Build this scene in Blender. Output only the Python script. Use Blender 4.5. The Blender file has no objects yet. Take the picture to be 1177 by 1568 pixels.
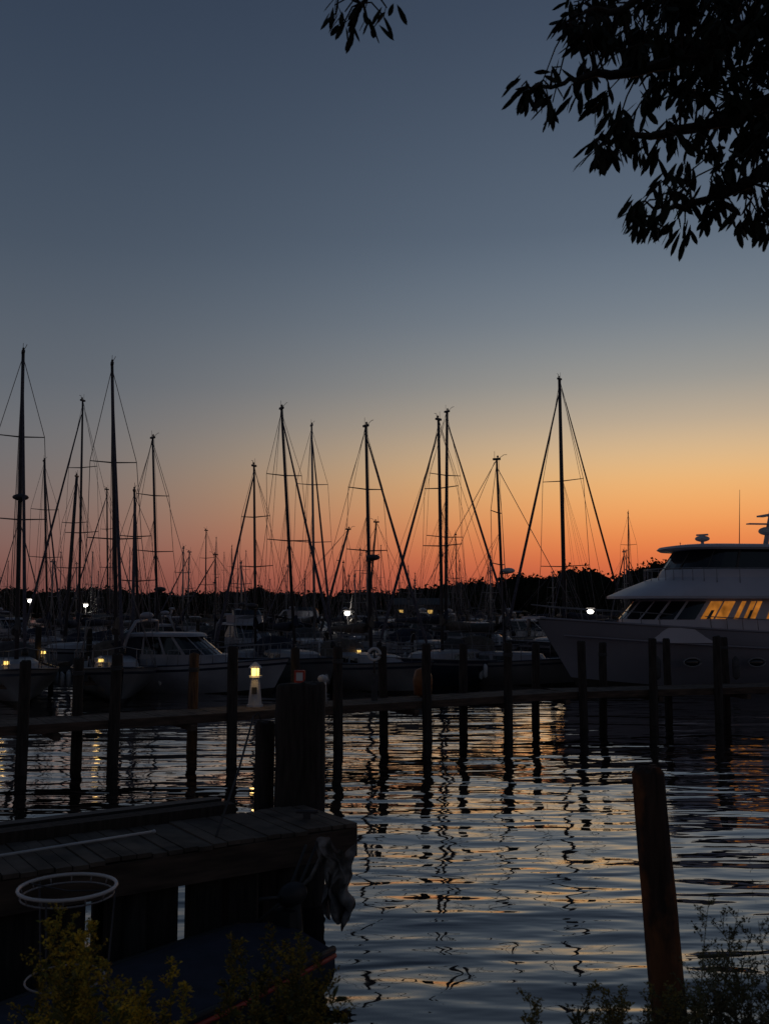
import bpy, math, random
from mathutils import Vector, Matrix, noise
R = random.Random(11)
rad = math.radians
H = 3.5; PT = rad(5.4); F = 1500.0
sP, cP = math.sin(PT), math.cos(PT)
# --- survey helpers: bearing readings -> world metres (used once, to get real positions)
def ray(u, v):
    x = (u-588.5)/F; z = (784-v)/F
    return Vector((x, cP - z*sP, sP + z*cP))
def at(u, v, d):
    r = ray(u, v); k = d/r.y
    return Vector((r.x*k, d, H + r.z*k))
def on(u, v, z):
    r = ray(u, v); k = (z-H)/r.z
    return Vector((r.x*k, r.y*k, z))
def lin(c):
    c = c/255.0
    return c/12.92 if c <= 0.04045 else ((c+0.055)/1.055)**2.4
def rgb(r, g, b): return (lin(r), lin(g), lin(b), 1)

scene = bpy.context.scene
scene.view_settings.view_transform = 'Standard'
scene.view_settings.look = 'None'
scene.view_settings.exposure = 0

# ---------------------------------------------------------------- materials
def mat(name, col, rough=0.6, scale=3.0, var=0.3, bump=0.0, metal=0.0, stretch=(1,1,1), detail=5, spec=0.4):
    m = bpy.data.materials.new(name); m.use_nodes = True
    nt = m.node_tree; b = nt.nodes['Principled BSDF']
    tc = nt.nodes.new('ShaderNodeTexCoord'); mp = nt.nodes.new('ShaderNodeMapping')
    mp.inputs['Scale'].default_value = stretch
    nz = nt.nodes.new('ShaderNodeTexNoise'); nz.inputs['Scale'].default_value = scale; nz.inputs['Detail'].default_value = detail
    nt.links.new(tc.outputs['Object'], mp.inputs[0]); nt.links.new(mp.outputs[0], nz.inputs['Vector'])
    cr = nt.nodes.new('ShaderNodeValToRGB')
    cr.color_ramp.elements[0].position = 0.3; cr.color_ramp.elements[1].position = 0.72
    cr.color_ramp.elements[0].color = tuple(c*(1-var) for c in col[:3])+(1,)
    cr.color_ramp.elements[1].color = tuple(min(1, c*(1+var)) for c in col[:3])+(1,)
    nt.links.new(nz.outputs['Fac'], cr.inputs[0]); nt.links.new(cr.outputs[0], b.inputs['Base Color'])
    b.inputs['Roughness'].default_value = rough; b.inputs['Metallic'].default_value = metal
    b.inputs['Specular IOR Level'].default_value = spec
    if bump:
        bp = nt.nodes.new('ShaderNodeBump'); bp.inputs['Distance'].default_value = bump; bp.inputs['Strength'].default_value = 0.8
        nt.links.new(nz.outputs['Fac'], bp.inputs['Height']); nt.links.new(bp.outputs[0], b.inputs['Normal'])
    return m
def emat(name, col, st):
    m = bpy.data.materials.new(name); m.use_nodes = True
    nt = m.node_tree; nt.nodes.clear()
    o = nt.nodes.new('ShaderNodeOutputMaterial'); e = nt.nodes.new('ShaderNodeEmission')
    nz = nt.nodes.new('ShaderNodeTexNoise'); nz.inputs['Scale'].default_value = 2.5
    tc = nt.nodes.new('ShaderNodeTexCoord'); nt.links.new(tc.outputs['Object'], nz.inputs['Vector'])
    mr = nt.nodes.new('ShaderNodeMapRange'); mr.inputs[1].default_value = .3; mr.inputs[2].default_value = .7
    mr.inputs[3].default_value = st*.45; mr.inputs[4].default_value = st*1.3
    nt.links.new(nz.outputs['Fac'], mr.inputs[0]); nt.links.new(mr.outputs[0], e.inputs[1])
    e.inputs[0].default_value = col; nt.links.new(e.outputs[0], o.inputs[0])
    return m

GEL   = mat('gelcoat_white', (.27,.27,.295), .4, .8, .3)
GEL2  = mat('gelcoat_cream', (.14,.135,.135), .45, .8, .3)
GELD  = mat('gelcoat_navy', (.022,.027,.045), .3, .8, .2)
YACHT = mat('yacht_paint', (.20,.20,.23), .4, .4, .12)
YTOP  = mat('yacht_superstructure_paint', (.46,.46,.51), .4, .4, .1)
DECK  = mat('boat_deck', (.26,.26,.27), .7, 4, .2)
BOTT  = mat('antifouling', (.03,.025,.02), .8, 3, .3)
GLASS = mat('dark_window', (.008,.009,.012), .08, 2, .2, spec=.5)
CANV  = mat('navy_canvas', (.02,.024,.04), .9, 6, .3, .01)
CANT  = mat('tan_canvas', (.10,.085,.07), .9, 6, .3, .01)
CANG  = mat('grey_canvas', (.06,.06,.06), .9, 6, .3, .01)
ALU   = mat('mast_aluminium', (.20,.20,.21), .45, 3, .25, metal=.2)
ALUD  = mat('mast_dark', (.05,.046,.05), .6, 3, .25)
SAIL  = mat('furled_sail', (.07,.065,.08), .9, 8, .4, .01)
RIG   = mat('rigging_wire', (.14,.13,.135), .6, 3, .2)
WOOD  = mat('weathered_planks', (.092,.070,.054), .9, 3, .6, .01)
BEAM  = mat('dock_beam_wood', (.075,.050,.036), .95, 5, .5, .012, stretch=(.4,.4,3))
PILE  = mat('piling_wood', (.032,.026,.022), .95, 7, .5, .02, stretch=(3,3,.35))
PLWHT = mat('white_plastic', (.5,.5,.5), .5, 5, .15)
RED   = mat('red_paint', (.42,.05,.03), .5, 5, .3)
ORNG  = mat('orange_plastic', (.22,.08,.02), .5, 5, .3)
BLK   = mat('black_rubber', (.014,.014,.015), .6, 5, .3)
TARP  = mat('crumpled_tarp', (.19,.165,.15), .85, 9, .5, .03)
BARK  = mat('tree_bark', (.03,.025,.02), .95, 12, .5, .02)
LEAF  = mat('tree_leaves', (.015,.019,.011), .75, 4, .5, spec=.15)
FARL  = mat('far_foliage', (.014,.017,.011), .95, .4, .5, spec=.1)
GRN   = mat('plant_leaves', (.16,.15,.022), .85, 6, .6)  # leaf colour raised to stand in for warm lamp light
YEL   = mat('goldenrod_blossom', (.58,.38,.03), .85, 8, .6)  # blossom colour brightened in place of lamp light falling on it
GRN2  = mat('shrub_leaves', (.11,.105,.045), .85, 9, .5)
WARM  = emat('warm_lamp', (1,.66,.16,1), 3.0)
WARMW = emat('cabin_window_glow', (1,.34,.05,1), .32)
WARMD = emat('distant_window_glow', (1,.6,.16,1), .7)
WHT   = emat('floodlight', (1,.95,.85,1), 12)
PILEB = mat('piling_wood_brown_lit', (.045,.026,.018), .95, 7, .6, .03, stretch=(3,3,.3))
def _lit_patch(m):  # paints orange blotches into the wood colour as warm lamp light
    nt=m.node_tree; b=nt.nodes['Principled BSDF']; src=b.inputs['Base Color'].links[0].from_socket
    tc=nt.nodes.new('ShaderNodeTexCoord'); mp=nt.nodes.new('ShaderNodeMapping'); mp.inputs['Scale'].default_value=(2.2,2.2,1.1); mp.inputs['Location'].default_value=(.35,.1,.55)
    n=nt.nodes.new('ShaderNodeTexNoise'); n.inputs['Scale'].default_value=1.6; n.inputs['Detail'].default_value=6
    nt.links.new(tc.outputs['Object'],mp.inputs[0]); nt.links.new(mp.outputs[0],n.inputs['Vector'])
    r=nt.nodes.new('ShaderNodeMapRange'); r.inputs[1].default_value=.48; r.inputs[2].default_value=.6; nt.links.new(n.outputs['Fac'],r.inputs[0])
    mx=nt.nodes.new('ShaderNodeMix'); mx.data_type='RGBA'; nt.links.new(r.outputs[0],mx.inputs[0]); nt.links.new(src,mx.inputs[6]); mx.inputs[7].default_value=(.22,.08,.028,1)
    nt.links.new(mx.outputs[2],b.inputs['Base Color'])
_lit_patch(PILEB)

# ---------------------------------------------------------------- mesh builder
class MB:
    def __init__(s): s.v=[]; s.f=[]; s.m=[]; s.s=[]; s.mats=[]
    def mi(s, m):
        if m not in s.mats: s.mats.append(m)
        return s.mats.index(m)
    def add(s, vs, fs, m, sm=False):
        o=len(s.v); i=s.mi(m); s.v += [tuple(v) for v in vs]
        for f in fs: s.f.append(tuple(o+k for k in f)); s.m.append(i); s.s.append(sm)
    def hexa(s, p, m):
        s.add(p, [(0,3,2,1),(4,5,6,7),(0,1,5,4),(1,2,6,5),(2,3,7,6),(3,0,4,7)], m)
    def box(s, c, d, m, rz=0, ry=0, rx=0):
        M = Matrix.Rotation(rz,3,'Z') @ Matrix.Rotation(ry,3,'Y') @ Matrix.Rotation(rx,3,'X'); c=Vector(c)
        x,y,z = d[0]/2,d[1]/2,d[2]/2
        s.hexa([c+M@Vector(q) for q in [(-x,-y,-z),(x,-y,-z),(x,y,-z),(-x,y,-z),(-x,-y,z),(x,-y,z),(x,y,z),(-x,y,z)]], m)
    def tube(s, pts, r, m, n=6, cap=True, sm=True, asp=1.0):
        pts=[Vector(p) for p in pts]
        if not isinstance(r,(list,tuple)): r=[r]*len(pts)
        vs=[]; fs=[]
        ref=None
        for i,p in enumerate(pts):
            t=(pts[min(i+1,len(pts)-1)]-pts[max(i-1,0)])
            if t.length<1e-9: t=Vector((0,0,1))
            t.normalize()
            if ref is None or abs(ref.dot(t))>.98: ref = Vector((0,0,1)) if abs(t.z)<.9 else Vector((1,0,0))
            a=t.cross(ref).normalized(); b=a.cross(t).normalized()
            for k in range(n):
                an=2*math.pi*k/n
                vs.append(p+a*(math.cos(an)*r[i])+b*(math.sin(an)*r[i]*asp))
        for i in range(len(pts)-1):
            for k in range(n):
                fs.append((i*n+k,i*n+(k+1)%n,(i+1)*n+(k+1)%n,(i+1)*n+k))
        if cap:
            fs.append(tuple(range(n-1,-1,-1))); fs.append(tuple((len(pts)-1)*n+k for k in range(n)))
        s.add(vs,fs,m,sm)
    def ell(s, c, d, m, nu=12, nv=8):
        c=Vector(c); vs=[c+Vector((0,0,d[2]))]; fs=[]
        for j in range(1,nv):
            ph=math.pi*j/nv
            for i in range(nu):
                th=2*math.pi*i/nu
                vs.append(c+Vector((d[0]*math.sin(ph)*math.cos(th),d[1]*math.sin(ph)*math.sin(th),d[2]*math.cos(ph))))
        vs.append(c-Vector((0,0,d[2]))); L=len(vs)-1
        for i in range(nu):
            fs.append((0,1+i,1+(i+1)%nu)); fs.append((L,1+(nv-2)*nu+(i+1)%nu,1+(nv-2)*nu+i))
        for j in range(nv-2):
            for i in range(nu):
                a=1+j*nu+i; b=1+j*nu+(i+1)%nu
                fs.append((a,a+nu,b+nu,b))
        s.add(vs,fs,m,True)
    def obj(s, name, M=None):
        me=bpy.data.meshes.new(name+'_mesh'); me.from_pydata(s.v,[],s.f)
        for m in s.mats: me.materials.append(m)
        me.polygons.foreach_set('material_index', s.m); me.polygons.foreach_set('use_smooth', s.s)
        me.update()
        o=bpy.data.objects.new(name,me); scene.collection.objects.link(o)
        if M is not None: o.matrix_world=M
        return o

def hull(mb, L, B, fbow, fmid, fst, draft, m, md, tw=.75, rake=.9, stripe=None, full=.62, n=18, open_=False):
    qs=[0,.1,.16,.3,.45,.6,.75,.88,1]
    secs=[]; sheer=[]
    for i in range(n+1):
        t=i/n
        if t<.45: f=tw+(1-tw)*math.sin(math.pi/2*t/.45)
        else: f=max(.012, math.cos(math.pi/2*(t-.45)/.55)**full)
        w=B/2*f
        zs=fmid+(fst-fmid)*max(0,(.4-t)/.4)**2+(fbow-fmid)*max(0,(t-.35)/.65)**1.7
        dr=draft*(1-.75*t**3)
        ex=3.2*(1-t)+1.15*t
        row=[]
        for q in qs:
            z=zs+(-dr-zs)*q
            y=w*(1-q**ex)
            x=-L/2+(L-rake)*t + rake*(t**4)*max(0,z+.2)/(fbow+.2) - .12*(1-t)**8*q
            row.append(Vector((x,y,z)))
        secs.append(row+[Vector((p.x,-p.y,p.z)) for p in row[-2::-1]])
        sheer.append(row[0])
    k=len(secs[0]); vs=[v for r in secs for v in r]
    groups={}
    for i in range(n):
        for j in range(k-1):
            jj=min(j,k-2-j)
            mm = stripe if (stripe and jj==1) else (BOTT if jj>=6 else m)
            groups.setdefault(mm.name,(mm,[]))[1].append((i*k+j,(i+1)*k+j,(i+1)*k+j+1,i*k+j+1))
    for g in groups.values(): mb.add(vs,g[1],g[0],True)
    mb.add(secs[0],[tuple(range(k))],m)
    dv=[];df=[]; dz=.28 if open_ else .05
    for i,p in enumerate(sheer):
        dv += [Vector((p.x,p.y*.97,p.z-dz)),Vector((p.x,0,p.z+.07-dz)),Vector((p.x,-p.y*.97,p.z-dz))]
    for i in range(n): 
        for j in (0,1): df.append((i*3+j,i*3+j+1,i*3+3+j+1,i*3+3+j))
    mb.add(dv,df,md,True)
    for sg in (1,-1): mb.tube([Vector((p.x,p.y*sg,p.z)) for p in sheer], .03, stripe or m, 5)
    return sheer

def opt(lv, t):
    z,xf,xb,w,r = lv; a=abs(t); sg=1 if t>=0 else -1
    if a<=.5:
        an=a*math.pi
        x=xf-r+r*abs(math.cos(an))**.75; y=w*abs(math.sin(an))**.75
        nx,ny=math.cos(an),math.sin(an)
    else:
        k=(a-.5)/.5; x=(xf-r)+(xb-xf+r)*k; y=w; nx,ny=0,1
    return Vector((x,y*sg,z)), Vector((nx,ny*sg,0))
def house(mb, levels, m, n=16, top=True, mt=None):
    ts=[-1+2*i/(n*2) for i in range(n*2+1)]
    vs=[]; fs=[]; k=len(ts)
    for lv in levels: vs += [opt(lv,t)[0] for t in ts]
    for j in range(len(levels)-1):
        for i in range(k-1): fs.append((j*k+i,j*k+i+1,(j+1)*k+i+1,(j+1)*k+i))
        fs.append((j*k+k-1,j*k,(j+1)*k,(j+1)*k+k-1))
    mb.add(vs,fs,m)
    if top: mb.add(vs[-k:],[tuple(range(k))],mt or m)
    mb.add(vs[:k],[tuple(range(k-1,-1,-1))],m)
def wrap(mb, a, b, t0, t1, f0, f1, m, off=.015, n=4):
    vs=[];fs=[]
    for o in (0,off):
        for f in (f0,f1):
            for i in range(n+1):
                t=t0+(t1-t0)*i/n
                pa,na=opt(a,t); pb,nb=opt(b,t)
                vs.append(pa.lerp(pb,f)+na.lerp(nb,f)*(off if o else -.01))
    s=n+1; base=2*s
    for i in range(n):
        fs.append((base+i,base+i+1,base+s+i+1,base+s+i))
        fs.append((i,i+1,base+i+1,base+i)); fs.append((s+i,base+s+i,base+s+i+1,s+i+1))
    fs.append((0,base,base+s,s)); fs.append((n,s+n,base+s+n,base+n))
    mb.add(vs,fs,m)

# ---------------------------------------------------------------- boats
def rig(mb, foot, top, L, bowp, sternp, beam, o):
    mr=o.get('mr',.065); mm=o.get('mmat',ALUD); ws=o.get('ws',1.0)
    mb.tube([foot, foot.lerp(top,.6), top], [mr*1.05,mr,mr*.75], mm, 8)
    spl=o.get('spr',[.45,.72]) 
    tips=[]
    for k in spl:
        c=foot.lerp(top,k); w=beam*.36*(1.05-k*.45)
        for sg in (1,-1):
            tip=c+Vector((-.12,sg*w,.06)); mb.tube([c,tip],[.03,.02],mm,5)
        tips.append((c,w))
    for sg in (1,-1):
        pts=[Vector((foot.x-.1,sg*beam*.46,1.1))]+[c+Vector((-.12,sg*w,.06)) for c,w in tips]+[top-Vector((0,0,.15))]
        mb.tube(pts,.011*ws,RIG,4,cap=False)
        mb.tube([Vector((foot.x-.5,sg*beam*.45,1.1)),tips[0][0]],.010*ws,RIG,4,cap=False)
        mb.tube([Vector((foot.x+.4,sg*beam*.45,1.1)),tips[0][0]],.010*ws,RIG,4,cap=False)
    ft=foot.lerp(top,o.get('fh',.96))
    d=bowp-ft
    if o.get('furl',True):
        fr=o.get('fr',.055)
        mb.tube([ft+d*.02,ft+d*.05,ft+d*.5,ft+d*.9,ft+d*.95],[.02,fr*.6,fr,fr*1.2,.03],o.get('fmat',SAIL),7)
        mb.tube([ft,bowp],.012,RIG,4); mb.tube([ft+d*.95,ft+d*.965],[.11,.11],BLK,8)
    else: mb.tube([ft,bowp],.012*ws,RIG,4)
    if o.get('backfurl'):
        e=sternp-top; mb.tube([top+e*.08,top+e*.5,top+e*.9],[.03,.06,.05],SAIL,6)
    mb.tube([top,sternp+Vector((0,0,.3))],.012*ws,RIG,4)
    mb.tube([top-Vector((.1,0,.1)), foot+Vector((-L*.36,0,1.4))],.009*ws,RIG,4,cap=False)
    for k in (.12,.22,.3):
        for sg in (1,-1): mb.tube([foot.lerp(top,.62),foot+Vector((-L*k,sg*.12,1.15))],.006,RIG,3,cap=False)
    mb.tube([top+Vector((.09,.03,0)),foot+Vector((.14,.04,1))],.008,RIG,3,cap=False)
    mb.box(top+Vector((0,0,.03)),(.34,.12,.09),mm)
    mb.tube([top+Vector((-.1,0,0)),top+Vector((-.1,0,.4))],.009,RIG,4)
    mb.tube([top+Vector((.1,0,.05)),top+Vector((.3,.1,.22)),top+Vector((.45,.1,.22))],.012,RIG,4)
    mb.ell(top+Vector((.05,0,.14)),(.05,.05,.06),BLK,6,4)
    if o.get('radar'):
        c=foot.lerp(top,o['radar'])+Vector((.33,0,0))
        mb.ell(c,(.3,.3,.13),PLWHT if o.get('rw') else ALUD,12,6); mb.box(c+Vector((-.2,0,-.12)),(.36,.14,.06),mm)

def sailboat(mast_xy, top_w, th, L, o=None, name='sailboat'):
    o=o or {}
    mb=MB(); B=o.get('B',L*.31); fb=o.get('fb',L*.1)
    hm=o.get('hull',GEL)
    sh=hull(mb,L,B,fb*1.3,fb*.97,fb*1.03,.45,hm,DECK,tw=.68,rake=L*.09,stripe=o.get('stripe',GELD))
    mx=.07*L
    Mx=Matrix.Translation((mast_xy[0],mast_xy[1],0))@Matrix.Rotation(th,4,'Z')@Matrix.Translation((-mx,0,0))
    top=Mx.inverted()@Vector(top_w)
    cz=fb+.0; ch=.42
    lv=[(cz-.1,.27*L,-.14*L,B*.27,L*.16),(cz+ch*.8,.24*L,-.135*L,B*.235,L*.15),(cz+ch,.2*L,-.13*L,B*.18,L*.12)]
    house(mb,lv,GEL,10)
    for (a,b) in ((.5,.62),(.66,.78),(.82,.93)):
        for sg in (1,-1): wrap(mb,lv[0],lv[1],a*sg,b*sg,.4,.85,GLASS,n=2)
    foot=Vector((mx,0,cz+ch-.05))
    bowp=Vector((sh[-1].x-.12,0,sh[-1].z+.05)); st=Vector((sh[0].x+.1,0,sh[0].z))
    rig(mb,foot,top,L,bowp,st,B,o)
    cov=o.get('cover',CANV); bl=.36*L; bz=foot.z+.85
    mb.tube([(mx-.05,0,bz),(mx-bl,0,bz+.1)],.055,ALU,6)
    mb.tube([(mx+.12,0,bz+.75),(mx+.02,0,bz+.4),(mx-.5,0,bz+.24),(mx-bl*.5,0,bz+.2),(mx-bl*.97,0,bz+.16)],[.06,.14,.19,.15,.07],cov,8,asp=1.25)
    mb.tube([(mx-bl*.9,0,bz+.08),(mx-bl*.85,0,fb+.1)],.012,RIG,4)
    for sg in (1,-1):
        mb.box((-.28*L,sg*B*.27,fb+.1),(.27*L,.12,.26),GEL)
    mb.box((-.27*L,0,fb+.01),(.25*L,B*.4,.04),CANG)
    if o.get('dodger',True):
        vs=[];fs=[];n=9
        for (x,hh,w) in ((-.09*L,cz+ch,B*.23),(-.12*L,cz+ch+.5,B*.27),(-.19*L,cz+ch+.58,B*.28)):
            for i in range(n):
                a=math.pi*i/(n-1)
                vs.append((x,math.cos(a)*w,fb+.15+(hh-fb-.15)*abs(math.sin(a))**.45))
        for j in (0,1):
            for i in range(n-1): fs.append((j*n+i,j*n+i+1,(j+1)*n+i+1,(j+1)*n+i))
        mb.add(vs,fs,o.get('cover',CANV),True)
    if o.get('bimini'):
        vs=[];fs=[];n=7
        for x in (-.24*L,-.33*L,-.44*L):
            for i in range(n):
                a=-1+2*i/(n-1); vs.append((x,a*B*.32,fb+1.95-.18*a*a))
        for j in (0,1):
            for i in range(n-1): fs.append((j*n+i,j*n+i+1,(j+1)*n+i+1,(j+1)*n+i))
        mb.add(vs,fs,o.get('cover',CANV),True)
        for x in (-.24*L,-.44*L):
            for sg in (1,-1): mb.tube([(x,sg*B*.32,fb+1.77),(-.34*L,sg*B*.36,fb+.1)],.015,ALU,4)
    mb.tube([(-.36*L,0,fb),(-.36*L,0,fb+.85)],.05,PLWHT,6)
    w=[(-.36*L-.08,math.cos(a)*.38,fb+.8+math.sin(a)*.38) for a in [2*math.pi*i/14 for i in range(15)]]
    mb.tube(w,.015,ALU,4,cap=False)
    rl={1:[],-1:[]}
    for i in range(1,len(sh)-1,2):
        p=sh[i]
        for sg in (1,-1):
            q=Vector((p.x,p.y*.94*sg,p.z)); mb.tube([q,q+Vector((0,0,.62))],.013,ALU,4); rl[sg].append(q+Vector((0,0,.62)))
    for sg in (1,-1):
        tipp=Vector((bowp.x+.15,0,bowp.z+.66))
        mb.tube(rl[sg]+[tipp],.008,RIG,4,cap=False)
        mb.tube([q-Vector((0,0,.3)) for q in rl[sg]],.006,RIG,4,cap=False)
        p=sh[-2]; mb.tube([tipp,Vector((p.x,p.y*sg,p.z+.62)),Vector((p.x-.5,sg*(p.y+.12),p.z+.6)),Vector((p.x-.5,sg*(p.y+.1),p.z))],.016,ALU,5)
        p=sh[0]; mb.tube([Vector((p.x+.9,p.y*sg,p.z)),Vector((p.x+.9,p.y*sg,p.z+.64)),Vector((p.x+.05,p.y*sg*.95,p.z+.66)),Vector((p.x+.05,p.y*sg*.3,p.z+.66)),Vector((p.x+.05,p.y*sg*.3,p.z))],.016,ALU,5)
    for k in (.35,.6):
        p=sh[int(k*(len(sh)-1))]
        for sg in (1,-1):
            mb.tube([(p.x,sg*(p.y+.1),p.z-.15),(p.x,sg*(p.y+.13),p.z-.25),(p.x,sg*(p.y+.13),p.z-.65),(p.x,sg*(p.y+.1),p.z-.75)],[.03,.1,.1,.03],PLWHT,7)
    return mb.obj(name,Mx)

def sb(ub, vb, d, ut, vt, th, L, **o):
    b=at(ub,vb,d); t=at(ut,vt,d)
    return sailboat((b.x,b.y),t,rad(th),L,o)

sb(26,1000,37, 36,540, -66,10.5, radar=.52,cover=CANG,mr=.08,ws=1.2,hull=GEL2)
sb(121,960,52, 127,614, 252,11, cover=CANV)
sb(180,960,38, 172,558, -72,10.5, spr=[.4,.66],cover=CANT,mr=.075,bimini=True,ws=1.2,hull=GEL2)
sb(74,960,62, 68,706, -60,10.5, fr=.05)
sb(100,960,56, 118,730, 265,9, mr=.11,furl=False)
sb(166,960,75, 164,750, 240,10.5)
sb(214,960,44, 206,752, -80,8.5,hull=GEL2,fr=.07)
sb(243,960,48, 234,671, -48,11, furl=False,cover=CANG,radar=.27,ws=1.3)
sb(392,960,47, 389,714, 250,9.5, radar=.24,hull=GELD,stripe=GEL)
sb(452,960,44, 431,626, -63,10.5,mr=.075,cover=CANV,bimini=True,hull=GEL2)
sb(482,960,56, 477,652, -75,11.5, cover=CANG,mmat=ALU)
sb(568,1000,41, 560,653, -58,10.5,radar=.42,cover=CANT,hull=GEL2,mr=.075)
sb(677,970,43, 671,643, 232,11,spr=[.45,.7],hull=GELD,stripe=GEL2,cover=CANT,mr=.075)
sb(682,970,50, 684,631, -55,12.5,mr=.08,cover=CANV)
sb(772,960,44, 760,704, -24,10,furl=False,radar=.42,cover=CANG,rw=True,ws=1.3,hull=GEL2)
sb(864,935,52, 856,581, 231,14,backfurl=True,spr=[.27,.6],mr=.11,hull=GELD,stripe=GEL,fr=.065,ws=1.4)
sb(963,930,95, 961,786, 250,9.5,furl=False)
sb(560,1000,60,576,800,200,8,furl=False)
sb(330,960,70,330,850,200,8,hull=GELD)
sb(487,905,62,533,811,10,8,furl=False,mr=.08)

# far marina fleet
for i in range(66):
    d=R.uniform(80,205)
    if i<10: d=R.uniform(62,85)
    u=R.uniform(-150,790) if R.random()<.8 else R.uniform(700,1250)
    L=R.uniform(7,10)
    b=at(u,950,d)
    vt=R.uniform(835,892) if R.random()<.8 else R.uniform(800,840)
    hgt=max(5.5,min(at(u,vt,d).z,14))
    th=rad(R.choice([-70,-50,110,250,235,70])+R.uniform(-12,12))
    sailboat((b.x,b.y),(b.x+R.uniform(-.15,.15),b.y,hgt),th,L,
        dict(hull=R.choice([GEL,GEL2,GEL,GELD]),stripe=R.choice([GELD,GEL2]),cover=R.choice([CANV,CANT,CANG]),radar=R.choice([0,0,0,.45]),mr=.055,
             furl=R.random()<.3,bimini=R.random()<.4,mmat=R.choice([ALU,ALUD,ALU]),spr=R.choice([[.55],[.45,.72]])))

def cruiser(c, th, L=9.5, hm=GEL, fly=False, name='motor_cruiser'):
    mb=MB(); B=L*.33; fb=L*.115
    sh=hull(mb,L,B,fb*1.45,fb*1.1,fb*.95,.5,hm,DECK,tw=.92,rake=L*.1,stripe=GELD,full=.5)
    z=fb*1.1
    lv=[(z-.1,.26*L,-.22*L,B*.40,L*.2),(z+.45,.2*L,-.22*L,B*.37,L*.17)]
    house(mb,lv,GEL,12)
    lw=[(z+.45,.14*L,-.2*L,B*.36,L*.12),(z+1.15,.03*L,-.2*L,B*.31,L*.08)]
    house(mb,lw,GLASS,12)
    for t in (-.5,-.25,0,.25,.5,.72,-.72,.98,-.98): wrap(mb,lw[0],lw[1],t-.014,t+.014,0,1,GEL,off=.03,n=1)
    house(mb,[(z+1.15,.06*L,-.27*L,B*.35,L*.1),(z+1.25,.05*L,-.27*L,B*.34,L*.1),(z+1.3,.03*L,-.26*L,B*.28,L*.08)],GEL,12)
    if fly:
        lf=[(z+1.3,.0*L,-.2*L,B*.3,L*.06),(z+1.75,-.02*L,-.2*L,B*.3,L*.05)]; house(mb,lf,GEL,12,mt=CANG)
        wrap(mb,(z+1.75,-.02*L,-.2*L,B*.29,L*.05),(z+2.05,-.05*L,-.2*L,B*.27,L*.05),-.6,.6,0,1,GLASS,n=10)
    for sg in (1,-1): mb.tube([(-.3*L,sg*B*.44,fb),(-.26*L,sg*B*.42,z+1.2),(-.24*L,sg*B*.3,z+1.75),(-.24*L,0,z+1.8)],.07,GEL,6)
    mb.ell((-.24*L,0,z+1.98),(.28,.28,.14),GEL); mb.tube([(-.25*L,.5,z+1.8),(-.27*L,.5,z+3.6)],.012,RIG,4)
    mb.add([(-.2*L,B*.33,z+1.2),(-.2*L,-B*.33,z+1.2),(-.46*L,-B*.4,fb+.75),(-.46*L,B*.4,fb+.75),(-.2*L,B*.42,fb),(-.2*L,-B*.42,fb),(-.47*L,B*.42,fb),(-.47*L,-B*.42,fb)],
           [(0,1,2,3),(0,3,6,4),(1,5,7,2),(2,7,6,3)],CANV)
    rl={1:[],-1:[]}
    for i in range(9,len(sh)-1):
        p=sh[i]
        for sg in (1,-1):
            q=Vector((p.x,p.y*.93*sg,p.z)); mb.tube([q,q+Vector((.05,0,.6))],.014,ALU,4); rl[sg].append(q+Vector((.05,0,.6)))
    for sg in (1,-1): mb.tube(rl[sg]+[Vector((sh[-1].x+.1,0,sh[-1].z+.62))],.016,ALU,5,cap=False)
    mb.box((-L*.53,0,.2),(.6,B*.85,.07),GEL)
    M=Matrix.Translation((c.x,c.y,0))@Matrix.Rotation(rad(th),4,'Z')
    return mb.obj(name,M)
cruiser(at(293,1000,40),-16,8.5)
cruiser(at(205,980,60),-150,8)
cruiser(at(385,980,58),-60,9,fly=True)
cruiser(at(735,980,60),-30,9)
cruiser(at(605,980,72),200,9)
cruiser(at(480,980,78),-40,10,fly=True)
cruiser(at(20,960,80),-40,9)
cruiser(at(820,960,72),-35,9,hm=GEL2)
cruiser(at(560,960,95),-20,9)
cruiser(at(300,960,90),10,9)

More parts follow.
